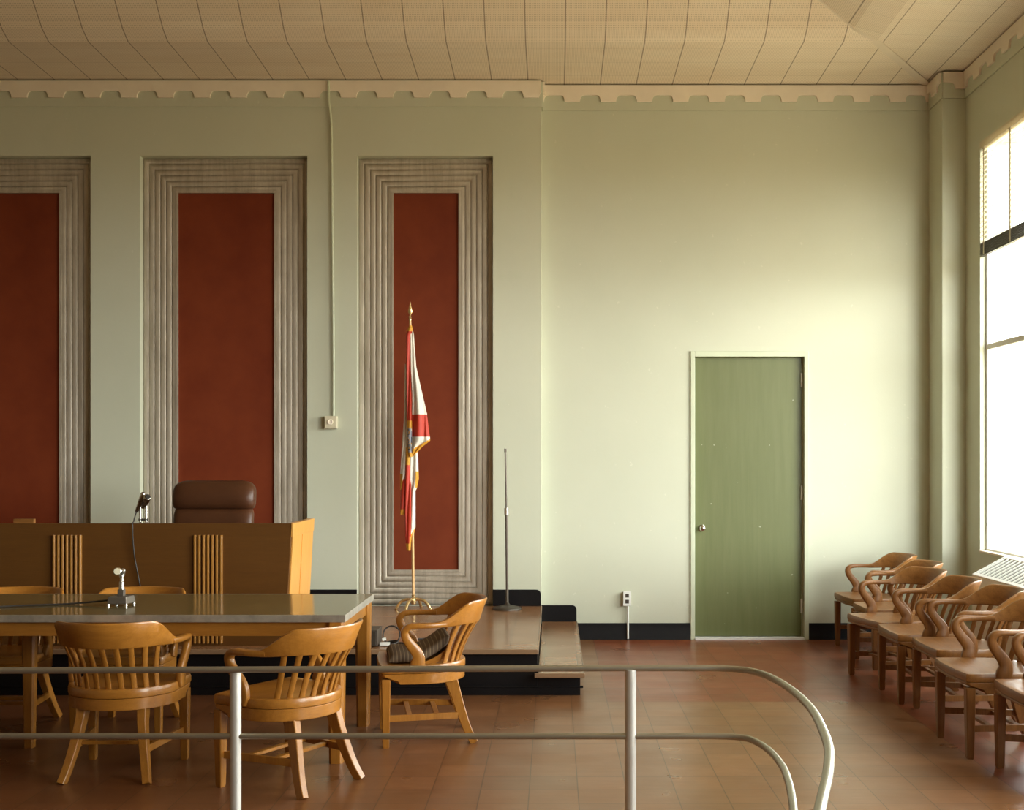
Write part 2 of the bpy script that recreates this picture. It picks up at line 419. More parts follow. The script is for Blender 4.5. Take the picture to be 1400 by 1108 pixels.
# ceiling: flat border, then it bends up into a raised field
RX0, RX1, RY0, RY1 = XL+0.95, 2.53, YB+1.0, 9.40
D1 = 0.55; DXR = 0.98; ZT = HC+0.04; ZU = ZT+0.46
o_ = [(XL-0.3, YB-0.3, HC), (XR+0.3, YB-0.3, HC), (XR+0.3, YR+0.4, HC), (XL-0.3, YR+0.4, HC)]
i_ = [(RX0, RY0, ZT), (RX1, RY0, ZT), (RX1, RY1, ZT), (RX0, RY1, ZT)]
i2 = [(RX0+.12, RY0+.12, ZT+.06), (RX1-.21, RY0+.12, ZT+.06), (RX1-.21, RY1-.12, ZT+.06), (RX0+.12, RY1-.12, ZT+.06)]
u_ = [(RX0+D1, RY0+D1, ZU), (RX1-DXR, RY0+D1, ZU), (RX1-DXR, RY1-D1, ZU), (RX0+D1, RY1-D1, ZU)]
mb = MB(); mb.rings([o_, i_, i2, u_], cap=False); mb.add(u_, [(0, 1, 2, 3)])
t_ = [(x, y, HC+0.9) for x, y, z in o_]
mb.rings([o_, t_], cap=False); mb.add(t_, [(0, 1, 2, 3)])
struct(mb.build('ceiling', 'ceiling', smooth=0))
# plain mitre strip on the ceiling running out of the far right corner
mb = MB()
a0, a1 = Vector((PX+0.0, PY+0.36, HC+0.0)), Vector((RX1, RY1, ZT))
d_ = (a1-a0).normalized(); n_ = Vector((-d_.y, d_.x, 0))*0.035
b1 = Vector((RX1-.21, RY1-.12, ZT+.06)); c1 = Vector((RX1-DXR, RY1-D1, ZU)); dz = Vector((0, 0, -0.004))
mb.rings([[a0+n_+dz, a0-n_+dz, a0-n_-dz*0, a0+n_], [a1+n_+dz, a1-n_+dz, a1-n_, a1+n_], [b1+n_+dz, b1-n_+dz, b1-n_, b1+n_], [c1+n_+dz, c1-n_+dz, c1-n_, c1+n_]])
struct(mb.build('trim_2', 'ceil_plain', smooth=0))

# scalloped frieze ------------------------------------------------------
def frieze(idx, p0, p1, nrm, phase):
    """cream band with rounded cut-outs along its lower edge over a thin green fascia"""
    p0, p1, nrm = Vector((*p0, 0)), Vector((*p1, 0)), Vector((*nrm, 0))
    L = (p1-p0).length; d = (p1-p0)/L; pr = 0.3125
    zt, zb, sh = HC, HC-0.141, 0.056
    T = 0.030
    m1 = MB()
    def pt(u, z, t): q = p0+d*u+nrm*t; return (q.x, q.y, z)
    prof = [(-0.090, 0.0), (-0.088, 0.018)]
    for k in range(7): an = PI/2*k/6; prof.append((-0.086+0.036*(1-math.cos(an)), 0.020+(sh-0.020)*math.sin(an)))
    prof = prof + [(-x, z) for x, z in prof[::-1]]
    k0 = math.floor((0-phase)/pr)-1
    cuts = [phase+k*pr for k in range(k0, k0+int(L/pr)+5)]
    cuts = [c for c in cuts if c+0.088 > 0.004 and c-0.088 < L-0.004]
    def hb(u):
        for c in cuts:
            x = u-c
            for (xa, za), (xb, zb_) in zip(prof, prof[1:]):
                if xa <= x <= xb and xb > xa: return zb+za+(zb_-za)*(x-xa)/(xb-xa)
        return zb
    bounds = [0.0]+[(a_+b_)/2 for a_, b_ in zip(cuts, cuts[1:])]+[L]
    if not cuts: cuts = [-9.0]
    for i, c in enumerate(cuts):
        u0, u1 = bounds[i], bounds[i+1]
        poly = [(u0, zt), (u0, hb(u0))] + [(c+x, zb+z) for x, z in prof if u0+1e-4 < c+x < u1-1e-4] + [(u1, hb(u1)), (u1, zt)]
        n = len(poly)
        vs = [pt(a_, z, 0.011) for a_, z in poly] + [pt(a_, z, T) for a_, z in poly]
        fs = [tuple(range(n)), tuple(range(n, 2*n))[::-1]] + [(j, j+1, n+j+1, n+j) for j in range(1, n-2)]
        if i == 0: fs.append((0, 1, n+1, n))
        if i == len(cuts)-1: fs.append((n-2, n-1, 2*n-1, 2*n-2))
        m1.add(vs, fs, 0)
    z3 = HC-0.216
    q = [pt(0, HC, -0.002), pt(L, HC, -0.002), pt(L, HC, 0.012), pt(0, HC, 0.012)]
    q2 = [(a_, b_, z3) for a_, b_, c_ in q]
    m1.add(q+q2, [(0, 1, 2, 3), (4, 7, 6, 5), (0, 4, 5, 1), (1, 5, 6, 2), (2, 6, 7, 3), (3, 7, 4, 0)], 1)
    o = m1.build('trim_%d' % idx, ['cream', 'wall'], smooth=40)
    struct(o)
frieze(3, (XL, YL), (XJ, YL), (0, -1), (-0.346-XL) % 0.3125)
frieze(4, (XJ, YR), (PX, YR), (0, -1), (0.317-XJ) % 0.3125)
frieze(5, (PX, YR-0.0), (PX, PY), (-1, 0), 0.06)
frieze(6, (PX, PY), (XR, PY), (0, -1), 0.01)
frieze(7, (XR, PY), (XR, YB), (-1, 0), 0.17)
frieze(8, (XJ, YL), (XJ, YR), (1, 0), 0.06)

# red panels in reeded surrounds (fixtures in their niches) --------------
NR = 6
def wall_panel(a_, b_, label):
    t = thing('wall_panel', label, 'wall panel', ((a_+b_)/2, YL+0.11, DZ), 0, None)
    hw = (b_-a_)/2; zt = PTOP-DZ; bw = 0.295; yb = 0.0
    rs = []
    prof = [(0.0, 0.0)]
    for i in range(NR):
        for k in range(0, 9):
            an = PI*k/8; rw = bw/NR
            uu = rw*i + rw*0.5*(1-math.cos(an)); hh = 0.012+0.016*math.sin(an)
            prof.append((uu, hh))
    prof += [(bw, 0.0)]
    for u, h in prof:
        rs.append([(-hw+u, yb-h, u), (hw-u, yb-h, u), (hw-u, yb-h, zt-u), (-hw+u, yb-h, zt-u)])
    MB().rings(rs, cap=False).build('reeded_surround', 'silver', t, smooth=50)
    MB().box(-hw+bw, hw-bw, yb-0.014, yb, bw, zt-bw).build('red_insert', 'red', t, smooth=0)
    m_ = MB()
    for x0, x1, z0, z1 in ((-hw+bw-.01, -hw+bw+.006, bw-.01, zt-bw+.01), (hw-bw-.006, hw-bw+.01, bw-.01, zt-bw+.01),
                           (-hw+bw+.006, hw-bw-.006, bw-.01, bw+.006), (-hw+bw+.006, hw-bw-.006, zt-bw-.006, zt-bw+.01)):
        m_.box(x0, x1, yb-.034, yb-.002, z0, z1)
    m_.build('inner_bead', 'silver', t, smooth=0)
    return t
wall_panel(*PAN[1], 'red wall panel in a grey reeded surround, cut off at the far left of the photo')
wall_panel(*PAN[2], 'widest fully seen red wall panel, behind the brown leather chair')
wall_panel(*PAN[3], 'narrower red wall panel in a grey reeded surround, behind the flag')

# bases ------------------------------------------------------------------
def rounded_base(name, x0, x1, y, z0, z1, r, right=True):
    mb = MB(); pts = [(x0, z0), (x1, z0)]
    for k in range(9):
        an = PI/2*k/8; pts.append((x1-r+r*math.cos(an), z1-r+r*math.sin(an)))
    pts.append((x0, z1)); n = len(pts)
    mb.add([(a_, y-0.012, b_) for a_, b_ in pts]+[(a_, y+0.004, b_) for a_, b_ in pts],
           [tuple(range(n)), tuple(range(n, 2*n))[::-1]]+[(j, (j+1) % n, n+(j+1) % n, n+j) for j in range(n)])
    return struct(mb.build(name, 'black', smooth=30))
rounded_base('baseboard_back_1', PAN[3][1], XJ-0.004, YL, DZ, DZ+0.14, 0.04)
mb = MB(); mb.box(PAN[2][1], PAN[3][0], YL-0.012, YL+0.003, DZ, DZ+0.14); mb.box(PAN[1][1], PAN[2][0], YL-0.012, YL+0.003, DZ, DZ+0.14)
mb.box(XL, PAN[1][0], YL-0.012, YL+0.003, DZ, DZ+0.14)
struct(mb.build('baseboard_back_2', 'black', smooth=0))
rounded_base('baseboard_back_3', XJ, 0.198, YR, SZ, SZ+0.142, 0.04)
def base_run(name, x0, x1, y):
    mb = MB()
    prof = [(0, 0.142), (-0.008, 0.142), (-0.010, 0.05), (-0.013, 0.045), (-0.016, 0.02), (-0.024, 0.0), (0, 0)]
    mb.rings([[(x, y+a_, b_) for a_, b_ in prof] for x in (x0, x1)])
    return struct(mb.build(name, 'black', smooth=30))
base_run('baseboard_back_4', 0.205, 1.183, YR); base_run('baseboard_back_5', 2.207, PX, YR)
mb = MB(); mb.box(PX-0.012, PX, PY, YR-0.03, 0, 0.142); mb.box(PX-0.012, XR, PY-0.012, PY, 0, 0.142); mb.box(XR-0.012, XR, YB, PY-0.012, 0, 0.142)
struct(mb.build('baseboard_right', 'black', smooth=0))

# door -------------------------------------------------------------------
d0 = struct(MB().box(1.221, 2.154, YR+0.045, YR+0.085, 0.022, 2.446).build('door_1', 'door', smooth=0, bevel=0.002))
mb = MB()
mb.box(1.185, 1.222, YR-0.018, YR+0.10, 0, 2.498); mb.box(2.168, 2.207, YR-0.018, YR+0.10, 0, 2.498); mb.box(1.222, 2.168, YR-0.018, YR+0.10, 2.449, 2.498)
mb.box(2.156, 2.168, YR+0.05, YR+0.10, 0, 2.449)
mb.build('door_frame', 'frame_green', d0, smooth=0, bevel=0.003)
MB().box(1.223, 2.167, YR-0.03, YR+0.09, 0, 0.018).build('threshold', 'white', d0, smooth=0)
kx, kz = 1.290, 0.962
mb = MB(); rs = []
for r, yy in ((0.0, -0.062), (0.018, -0.060), (0.026, -0.050), (0.026, -0.040), (0.012, -0.030), (0.011, -0.010), (0.030, -0.006), (0.030, 0.0)):
    rs.append([(kx+max(r, .001)*math.cos(2*PI*j/20), YR+0.045+yy, kz+max(r, .001)*math.sin(2*PI*j/20)) for j in range(20)])
mb.rings(rs); mb.build('door_knob', 'chrome', d0, smooth=50)
for zz in (2.25, 1.27, 0.285):
    hb = MB(); hb.tube([(2.156, YR+0.036, zz-0.062), (2.156, YR+0.036, zz+0.062)], 0.010, 10); hb.box(2.150, 2.166, YR+0.034, YR+0.046, zz-0.06, zz+0.06)
    hb.build('hinge', 'white', d0)

# windows ----------------------------------------------------------------
def window(idx, y0, y1):
    m_ = MB(); xa, xb = XR+0.045, XR+0.10; fw = 0.032
    ym = (y0+y1)/2
    m_.box(xa, xb, y0, y0+fw, SILL, HEAD); m_.box(xa, xb, y1-fw, y1, SILL, HEAD)
    m_.box(xa, xb, y0+fw, y1-fw, SILL, SILL+fw); m_.box(xa, xb, y0+fw, y1-fw, HEAD-fw, HEAD)
    m_.box(xa+.01, xb-.01, ym-0.03, ym+0.03, SILL+fw, HEAD-fw)
    zm = (SILL+HEAD)/2
    m_.box(xa, xb, y0+fw, ym-0.03, zm-0.022, zm+0.022); m_.box(xa, xb, ym+0.03, y1-fw, zm-0.022, zm+0.022)
    w_ = struct(m_.build('window_%d' % idx, 'white', smooth=0, bevel=0.003))
    for ya, yb in ((y0+fw, ym-0.03), (ym+0.03, y1-fw)):
        MB().box(xa+0.022, xa+0.027, ya, yb, SILL+fw, zm-0.022).build('pane', 'glass', w_, smooth=0)
        MB().box(xa+0.032, xa+0.037, ya, yb, zm+0.022, HEAD-fw).build('pane', 'glass', w_, smooth=0)
    MB().box(XR-0.012, XR+0.045, y0-0.0, y1, SILL, SILL+0.016).build('window_sill', 'cream', w_, smooth=0, bevel=0.003)
    return w_
def blind(y0, y1, label):
    t = thing('window_blind', label, 'blind', (XR+0.008, (y0+y1)/2, HEAD-0.02), 0, 'blinds on the right wall windows')
    hw = (y1-y0)/2-0.008
    MB().box(-0.014, 0.030, -hw, hw, -0.035, 0.02).build('head_rail', 'blind', t, smooth=0)
    zb = -(HEAD-0.02-3.30); m_ = MB(); k = -0.06
    while k > zb+0.01:
        m_.add([(-0.012, -hw, k-0.018), (0.0, -hw, k+0.004), (0.020, -hw, k+0.016), (0.020, hw, k+0.016), (0.0, hw, k+0.004), (-0.012, hw, k-0.018)],
               [(0, 1, 4, 5), (1, 2, 3, 4)])
        k -= 0.040
    m_.build('slats', 'blind', t)
    m2 = MB()
    for i in range(9): m2.box(-0.013, 0.020, -hw, hw, zb-0.012*i-0.008, zb-0.012*i)
    m2.build('gathered_slats', 'dark_metal', t, smooth=0)
    n = 5
    for i in range(n):
        yy = -hw+0.06+(2*hw-0.18)*i/(n-1) if i < n-1 else hw-0.09
        MB().box(-0.0165, -0.0150, yy-0.012, yy+0.012, zb-0.10, -0.035).build('ladder_tape', 'plate', t, smooth=0)
    return t
names = ['blind half lowered in the window at the right edge of the photo', 'blind half lowered in a right wall window nearer the viewer, outside the photo']
for i, (y0, y1) in enumerate(WINS):
    window(i+1, y0, y1)
    if i == 0: blind(y0, y1, names[0])

# dais and side step -----------------------------------------------------
t = thing('dais', 'tiled wooden platform with a black riser carrying the judge bench', 'platform', (0, 0, 0))
DF = 7.925
MB().box(XL+.01, XJ-0.001, DF, YL-.002, 0.0, DZ-0.03).build('riser', 'black', t, smooth=0)
MB().box(XL+.01, XJ-.001, 7.905, YL-.002, DZ-0.03, DZ).build('platform_top', 'dais', t, smooth=0)
m_ = MB(); m_.box(XL+.01, XJ+0.0, 7.885, 7.906, DZ-0.030, DZ+0.002); m_.box(XJ-0.001, XJ+0.006, 7.885, YL-.002, DZ-0.03, DZ+0.002)
m_.build('nosing', 'nosing', t, smooth=0, bevel=0.004)
m_ = MB(); m_.tube([(XL+.01, DF-0.004, 0.055), (XJ-.02, DF-0.004, 0.055)], 0.008, 8); m_.box(XL+.01, XJ-.02, DF-0.008, DF, 0, 0.05)
m_.build('cove_base', 'black', t)
t = thing('step', 'low tiled side step at the right end of the platform', 'step', (0, 0, 0))
m_ = MB(); m_.tube([(XJ-.02, DF-0.004, 0.055), (XJ+0.3, DF-0.004, 0.055)], 0.008, 8); m_.box(XJ-.02, XJ+0.281, DF-0.008, DF, 0, 0.05); m_.build('cove_base', 'black', t)
MB().box(XJ+0.0, 0.175, DF, YR-0.001, 0.0, SZ-0.026).build('riser', 'black', t, smooth=0)
MB().box(XJ+0.007, 0.198, 7.86, YR-0.001, SZ-0.026, SZ).build('tread', 'dais', t, smooth=0)
m_ = MB(); m_.box(XJ-0.02, 0.2, 7.840, 7.861, SZ-0.028, SZ+0.002); m_.box(0.197, 0.204, 7.84, YR-0.001, SZ-0.026, SZ+0.003)
m_.build('nosing', 'nosing', t, smooth=0, bevel=0.004)
# electrical fittings ----------------------------------------------------
t = thing('junction_box', 'square cream wall box with a conduit rising to the ceiling', 'electrical box', P(453.5, 578, YL))
hb = 0.054
MB().box(-hb, hb, -0.055, 0.0, -hb, hb).build('box', 'plate', t, smooth=0, bevel=0.004)
MB().box(-hb+.006, hb-.006, -0.060, -0.055, -hb+.006, hb-.006).build('cover_plate', 'plate', t, smooth=0, bevel=0.002)
rs = [[(r*math.cos(2*PI*j/20)-0.002, y_, 0.004+r*math.sin(2*PI*j/20)) for j in range(20)] for r, y_ in ((0.024, -0.058), (0.023, -0.068), (0.015, -0.068), (0.014, -0.063))]
MB().rings(rs).build('dial', 'cream', t)
cx_ = P(453.5, 578, YL)[0]
pth = [(P(x, y_, YL)[0]-cx_, -0.022 if y_ > 150 else -0.046, P(x, y_, YL)[2]-P(0, 578, YL)[2]) for x, y_ in ((456.5, 570), (456.5, 480), (455.5, 350), (454, 200), (453, 165), (451, 140), (450.5, 113.5))]
MB().tube(cr_spline(pth, 4), 0.0105, 10).build('conduit', 'frame_green', t)
t = thing('wall_outlet', 'small white power outlet with a pipe below it, left of the green door', 'outlet', P(857, 818, YR))
MB().box(-0.030, 0.030, -0.045, 0, -0.058, 0.058).build('box', 'plate', t, smooth=0, bevel=0.003)
MB().box(-0.034, 0.034, -0.049, -0.045, -0.062, 0.062).build('face_plate', 'white', t, smooth=0, bevel=0.002)
for zz in (-0.026, 0.026):
    MB().box(-0.015, 0.015, -0.0515, -0.048, zz-0.016, zz+0.016).build('socket', 'dark_metal', t, smooth=0, bevel=0.002)
MB().tube([(0.008, -0.026, -0.35), (0.008, -0.022, -0.055)], 0.009, 10).build('conduit', 'white', t)

# ================================================================== FURNITURE
def cyl_seat_outline(sx=1.0, sy=1.0, n=18, hw=0.268, yf=0.235, yb=-0.248, yc=0.0):
    pts = [(-hw*sx+0.012, yf*sy-0.006), (-0.12*sx, yf*sy+0.008), (0.12*sx, yf*sy+0.008), (hw*sx-0.012, yf*sy-0.006), (hw*sx, yf*sy-0.02), (hw*sx, 0.142), (hw*sx, 0.132), (hw*sx, 0.07)]
    for k in range(n+1):
        an = -PI*k/n
        pts.append((hw*sx*math.cos(an), yc+(yb*sy-yc)*-math.sin(an)))
    pts += [(-hw*sx, 0.07), (-hw*sx, 0.132), (-hw*sx, 0.142), (-hw*sx, yf*sy-0.02)]
    return pts
ZTOP, ZARM, ZSEAT = 0.780, 0.662, 0.445
def make_armchair(label, group, wa, wb, loc, rz):
    t = thing('armchair', label, 'chair', loc, rz, group)
    # seat, lightly dished
    base = cyl_seat_outline(); cx, cy = 0, 0.0
    rs = []
    for f, z in ((0.975, ZSEAT-0.046), (0.993, ZSEAT-0.043), (1.0, ZSEAT-0.034), (1.0, ZSEAT-0.012), (0.985, ZSEAT-0.002), (0.95, ZSEAT), (0.80, ZSEAT-0.003), (0.6, ZSEAT-0.009), (0.3, ZSEAT-0.012)):
        rs.append([(x*f, y*f, z) for x, y in base])
    MB().rings(rs).build('seat', wb, t, smooth=40)
    zz_ = lambda y: ZSEAT-0.062 if y > 0.20 else ZSEAT-0.087 if y > 0.136 else ZSEAT-0.104
    ru = [(x*0.985, y*0.985) for x, y in base]
    MB().rings([[(x, y, zz_(y)) for x, y in ru], [(x*1.003, y*1.003, ZSEAT-0.047) for x, y in ru]]).build('seat_rail', wb, t, smooth=40, bevel=0.003)
    # crest rail: half-ellipse ribbon, tall at the back
    n = 40; rs = []
    for k in range(n+1):
        u = -1+2*k/n; an = -PI/2 + u*math.radians(80)
        ax, ay = 0.278, 0.300
        c_ = Vector((ax*math.cos(an), -0.02+ay*math.sin(an), 0)); nn = Vector((math.cos(an)/ax, math.sin(an)/ay, 0)).normalized()
        s_ = min(1.0, max(0.0, (1-abs(u))/0.46)); s_ = s_*s_*(3-2*s_)
        zb = ZARM-0.014 + 0.012*s_; zt = ZARM+0.016+(ZTOP-ZARM-0.016)*s_
        th = 0.036-0.012*s_; ln = 0.045*s_
        ring = []
        for (a_, b_) in ((-1, 0.0), (-1, 0.5), (-0.9, 0.93), (-0.3, 1.0), (0.3, 1.0), (0.9, 0.93), (1, 0.5), (1, 0.0), (0.6, -0.06), (-0.6, -0.06)):
            z = zb+(zt-zb)*b_; off = a_*th/2+ln*(b_**1.3 if b_ > 0 else 0)
            q = c_+nn*off; ring.append((q.x, q.y, z))
        rs.append(ring)
    MB().rings(rs).build('crest_rail', wb, t, smooth=50)
    # arms with their S-shaped supports
    for sx in (1, -1):
        pts = [(.264, -.110, .662, .044, .028), (.282, -.05, .661, .046, .026), (.289, .0, .661, .048, .026), (.289, .045, .661, .048, .028), (.285, .085, .655, .046, .032),
               (.281, .106, .630, .040, .040), (.279, .099, .595, .034, .047), (.277, .074, .558, .031, .053), (.274, .044, .520, .030, .060), (.271, .030, .485, .030, .066), (.268, .036, .450, .030, .080), (.267, .044, .418, .030, .070)]
        sm = cr_spline(pts, 4)
        MB().bar([(sx*p[0], p[1], p[2]) for p in sm], [(p[3], p[4]) for p in sm], (1, 0, 0)).build('armrest', wa, t, smooth=50)
    # slats
    for k in range(9):
        u = -1+2*k/8
        an = -PI/2+u*math.radians(58)
        b_ = Vector((0.235*math.cos(an), 0.0+0.215*math.sin(an), ZSEAT-0.006)); an2 = -PI/2+u*math.radians(56)
        e_ = Vector((0.276*math.cos(an2), -0.02+0.300*math.sin(an2), ZARM-0.004))
        nn = Vector((math.cos(an), math.sin(an), 0)); tg = Vector((-math.sin(an), math.cos(an), 0))
        pts = []
        for q in range(7):
            f = q/6; p = b_.lerp(e_, f); p += nn*(-0.012*math.sin(PI*f)); pts.append(p)
        MB().bar(pts, (0.027, 0.012), tuple(tg)).build('slat', wa, t, smooth=50)
    # legs
    for sx in (1, -1):
        m_ = MB(); m_.bar([(sx*.238, .205, ZSEAT-0.075), (sx*.238, .205, .22), (sx*.238, .205, 0.012), (sx*.238, .205, 0.0)], [(.048, .048), (.045, .045), (.036, .036), (.030, .030)], (1, 0, 0), 0, 0.16)
        m_.build('leg', wa, t, smooth=40)
    for sx in (1, -1):
        pts = cr_spline([(sx*.145, -.150, ZSEAT-0.09, .046, .075), (sx*.152, -.178, .27, .042, .060), (sx*.168, -.208, .17, .040, .052), (sx*.188, -.243, .07, .038, .046), (sx*.205, -.278, 0.0, .036, .044)], 4)
        MB().bar([p[:3] for p in pts], [(p[3], p[4]) for p in pts], (1, 0, 0), 0, 0.16).build('leg', wa, t, smooth=30)
    # stretchers
    for sx in (1, -1):
        MB().bar([(sx*.232, .205, .155), (sx*.176, -.217, .150)], (.018, .034), (1, 0, 0), 0, 0.15).build('stretcher', wa, t)
    for yy in (0.075, -0.075):
        hx = .176+(.232-.176)*((yy+.217)/.422)-0.006
        MB().bar([(-hx, yy, .153), (hx, yy, .153)], (.028, .016), (0, 1, 0), 0, 0.15).build('cross_stretcher', wa, t)
    return t
G1 = 'oak armchairs around the table'; G2 = 'oak armchairs along the right wall'
def face(deg): return math.radians(deg-90)                       # local +y turned to point along deg
ch = make_armchair('oak armchair seen from behind at the table, left of the white rail post', G1, 'oak', 'oak_x', (-2.152, 6.02, 0), face(90))
def chair_copy(src, x, y, deg, label, group):
    c = copy_tree(src); c.location = (x, y, 0); c.rotation_euler = (0, 0, face(deg)); c['label'] = label; c['group'] = group; return c
chair_copy(ch, -1.285, 5.80, 150, 'oak armchair turned sideways behind the white rail post, at the near right table corner', G1)
chair3 = chair_copy(ch, -0.745, 6.74, 190, 'oak armchair with a striped cushion in front of the platform, facing the table end', G1)
chair_copy(ch, -2.47, 6.98, 270, 'oak armchair behind the table, its back showing just past the table microphone', G1)
chair_copy(ch, -3.20, 6.98, 270, 'oak armchair behind the table at the far left edge of the photo', G1)
oc = make_armchair('farthest oak armchair of the right row, nearest the back wall', G2, 'old_oak', 'old_oak_x', (2.60, 9.84, 0), face(183))
chair_copy(oc, 2.575, 9.12, 182, 'second oak armchair from the back wall in the right row, mostly hidden', G2)
chair_copy(oc, 2.400, 8.48, 191, 'third oak armchair from the back wall in the right row, its seat corner farthest left', G2)
chair_copy(oc, 2.42, 7.87, 179, 'fourth oak armchair from the back wall in the right row', G2)
chair_copy(oc, 2.470, 7.26, 179, 'fifth oak armchair from the back wall in the right row, under the slatted grille', G2)
chair_copy(oc, 2.368, 6.475, 180, 'nearest fully seen oak armchair of the right row, at the right edge', G2)
chair_copy(oc, 2.455, 5.81, 180, 'oak armchair cut off by the lower right edge, only a leg showing', G2)

# cushion on the chair -----------------------------------------------------
t = thing('seat_cushion', 'brown striped cushion folded up against the back of the armchair by the platform', 'cushion', (-0.745, 6.74, ZSEAT-0.008), face(190))
rs = []
prof = cr_spline([(0.185, 0.020), (0.15, 0.034), (0.07, 0.034), (0.01, 0.042), (-0.05, 0.072), (-0.10, 0.105), (-0.145, 0.145)], 5)
for i, (yy, zz) in enumerate(prof):
    f = i/(len(prof)-1); hw = 0.205-0.03*f; th = 0.062*min(1, 6*f+0.25)*min(1, 6*(1-f)+0.35)
    a_ = prof[max(i-1, 0)]; b_ = prof[min(i+1, len(prof)-1)]; dy, dz_ = b_[0]-a_[0], b_[1]-a_[1]; l = math.hypot(dy, dz_)
    ny, nz = dz_/l, -dy/l
    if nz < 0: ny, nz = -ny, -nz
    ring = []
    for k in range(24):
        an = 2*PI*k/24; cx = math.copysign(abs(math.cos(an))**0.35, math.cos(an))*hw; cz = math.copysign(abs(math.sin(an))**0.6, math.sin(an))*th/2
        ring.append((cx, yy+ny*cz, zz+nz*cz))
    rs.append(ring)
MB().rings(rs).build('cushion_body', 'ticking', t, smooth=60)
rs = []
prof = [(0.05, 0.016), (0.01, 0.022), (-0.05, 0.046), (-0.095, 0.076), (-0.130, 0.110)]
for yy, zz in cr_spline(prof, 4):
    ring = []
    for k in range(13):
        x = -0.185+0.37*k/12; ring.append((x, yy-0.012, zz-0.012))
    for k in range(12, -1, -1):
        x = -0.185+0.37*k/12; ring.append((x, yy-0.022, zz-0.040 if yy < 0.0 else zz-0.016))
    rs.append(ring)
MB().rings(rs).build('bent_plywood_shell', 'oak_x', t, smooth=60)

# table ------------------------------------------------------------------------
TX1, TX0, TY0, TY1, TZ = -1.062, -4.95, 6.11, 7.08, 0.762
t = thing('conference_table', 'long oak table with a glossy olive top and metal edging in front of the bench', 'table', ((TX0+TX1)/2, (TY0+TY1)/2, 0))
hx, hy = (TX1-TX0)/2, (TY1-TY0)/2
MB().box(-hx+.004, hx-.004, -hy+.004, hy-.004, TZ-0.034, TZ).build('tabletop', 'tabletop', t, smooth=0)
m_ = MB(); e1 = TZ-0.037; e2 = TZ+0.001
m_.box(-hx, hx, -hy, -hy+.004, e1, e2); m_.box(-hx, hx, hy-.004, hy, e1, e2); m_.box(-hx, -hx+.004, -hy, hy, e1, e2); m_.box(hx-.004, hx, -hy, hy, e1, e2)
m_.build('edge_strip', 'edge_metal', t, smooth=0, bevel=0.0015)
m_ = MB()
m_.box(-hx+.06, hx-.05, -hy+.03, -hy+.055, TZ-0.11, TZ-0.034)
m_.box(-hx+.06, hx-.05, hy-.055, hy-.03, TZ-0.077, TZ-0.034)
m_.box(hx-.055, hx-.03, -hy+.03, hy-.03, TZ-0.11, TZ-0.034); m_.box(-hx+.03, -hx+.055, -hy+.03, hy-.03, TZ-0.11, TZ-0.034)
m_.build('apron', 'oak_x', t, smooth=0)
for lx, ly in ((hx-.052, -hy+.05), (hx-.052, hy-.06), (-hx+.052, -hy+.05), (-hx+.052, hy-.06)):
    MB().bar([(lx, ly, TZ-0.036), (lx, ly, TZ-0.13), (lx-.0, ly, 0)], [(.088, .088), (.088, .088), (.070, .070)], (1, 0, 0)).build('leg', 'oak', t, smooth=20)
mx = -2.83-(TX0+TX1)/2
MB().bar([(mx, -0.115, TZ-0.036), (mx, -0.115, 0)], [(.075, .06), (.050, .045)], (1, 0, 0)).build('leg', 'oak', t, smooth=20)

# bench -------------------------------------------------------------------------
BY, BX, BZ = 8.05, -1.760, 1.128
t = thing('judge_bench', 'long brown oak bench with golden end panel and reeded strips, on the platform', 'bench', (BX, BY, DZ))
bh = BZ-DZ; Lb = 5.9; BD = 0.70
MB().add([(-Lb, 0, 0), (-0.045, 0, 0), (0.0, 0, bh), (-Lb, 0, bh), (-Lb, .03, 0), (-0.045, .03, 0), (0.0, .03, bh), (-Lb, .03, bh)],
         [(0, 1, 2, 3), (7, 6, 5, 4), (0, 4, 5, 1), (1, 5, 6, 2), (2, 6, 7, 3), (3, 7, 4, 0)]).build('front_panel', 'bench', t, smooth=0)
def slab(y0, y1, x_in0, x_in1, z0, z1, xo=0.0):
    """end boards that lean out towards the top"""
    def xx(z): return -0.045*(1-z/bh)+xo
    return [(xx(z0)-x_in0, y0, z0), (xx(z0)+x_in1, y0, z0), (xx(z0)+x_in1, y1, z0), (xx(z0)-x_in0, y1, z0),
            (xx(z1)-x_in0, y0, z1), (xx(z1)+x_in1, y0, z1), (xx(z1)+x_in1, y1, z1), (xx(z1)-x_in0, y1, z1)]
HEXF = [(0, 3, 2, 1), (4, 5, 6, 7), (0, 1, 5, 4), (1, 2, 6, 5), (2, 3, 7, 6), (3, 0, 4, 7)]
e_ = MB().add(slab(0.031, BD, 0.03, -0.001, 0, bh), HEXF).build('end_panel', 'bench_end', t, smooth=0)
MB().add(slab(0.031, 0.31, -0.0, 0.012, 0, bh-0.09), HEXF).build('stile', 'bench_end', e_, smooth=0, bevel=0.003)
MB().add(slab(0.345, BD, -0.0, 0.012, 0, bh-0.09), HEXF).build('stile', 'bench_end', e_, smooth=0, bevel=0.003)
MB().add(slab(-0.004, BD, -0.0, 0.016, bh-0.09, bh), HEXF).build('top_board', 'bench_end', e_, smooth=0, bevel=0.003)
MB().box(-Lb, -0.03, 0.031, 0.50, bh-0.33, bh-0.30).build('desk_top', 'bench', t, smooth=0)
for pc in (92.5, 285.0):
    xc = P(pc, 716, BY)[0]-BX
    for k in range(7):
        x = xc+(k-3)*0.0293
        m_ = MB(); zt = bh-0.078
        ring = lambda z: [(x-.0085, 0.0, z), (x-.0085, -.014, z), (x-.004, -.02, z), (x+.004, -.02, z), (x+.0085, -.014, z), (x+.0085, 0.0, z)]
        m_.rings([ring(0.02), ring(zt)]); m_.build('reeded_strip', 'bench_reed', t, smooth=0)
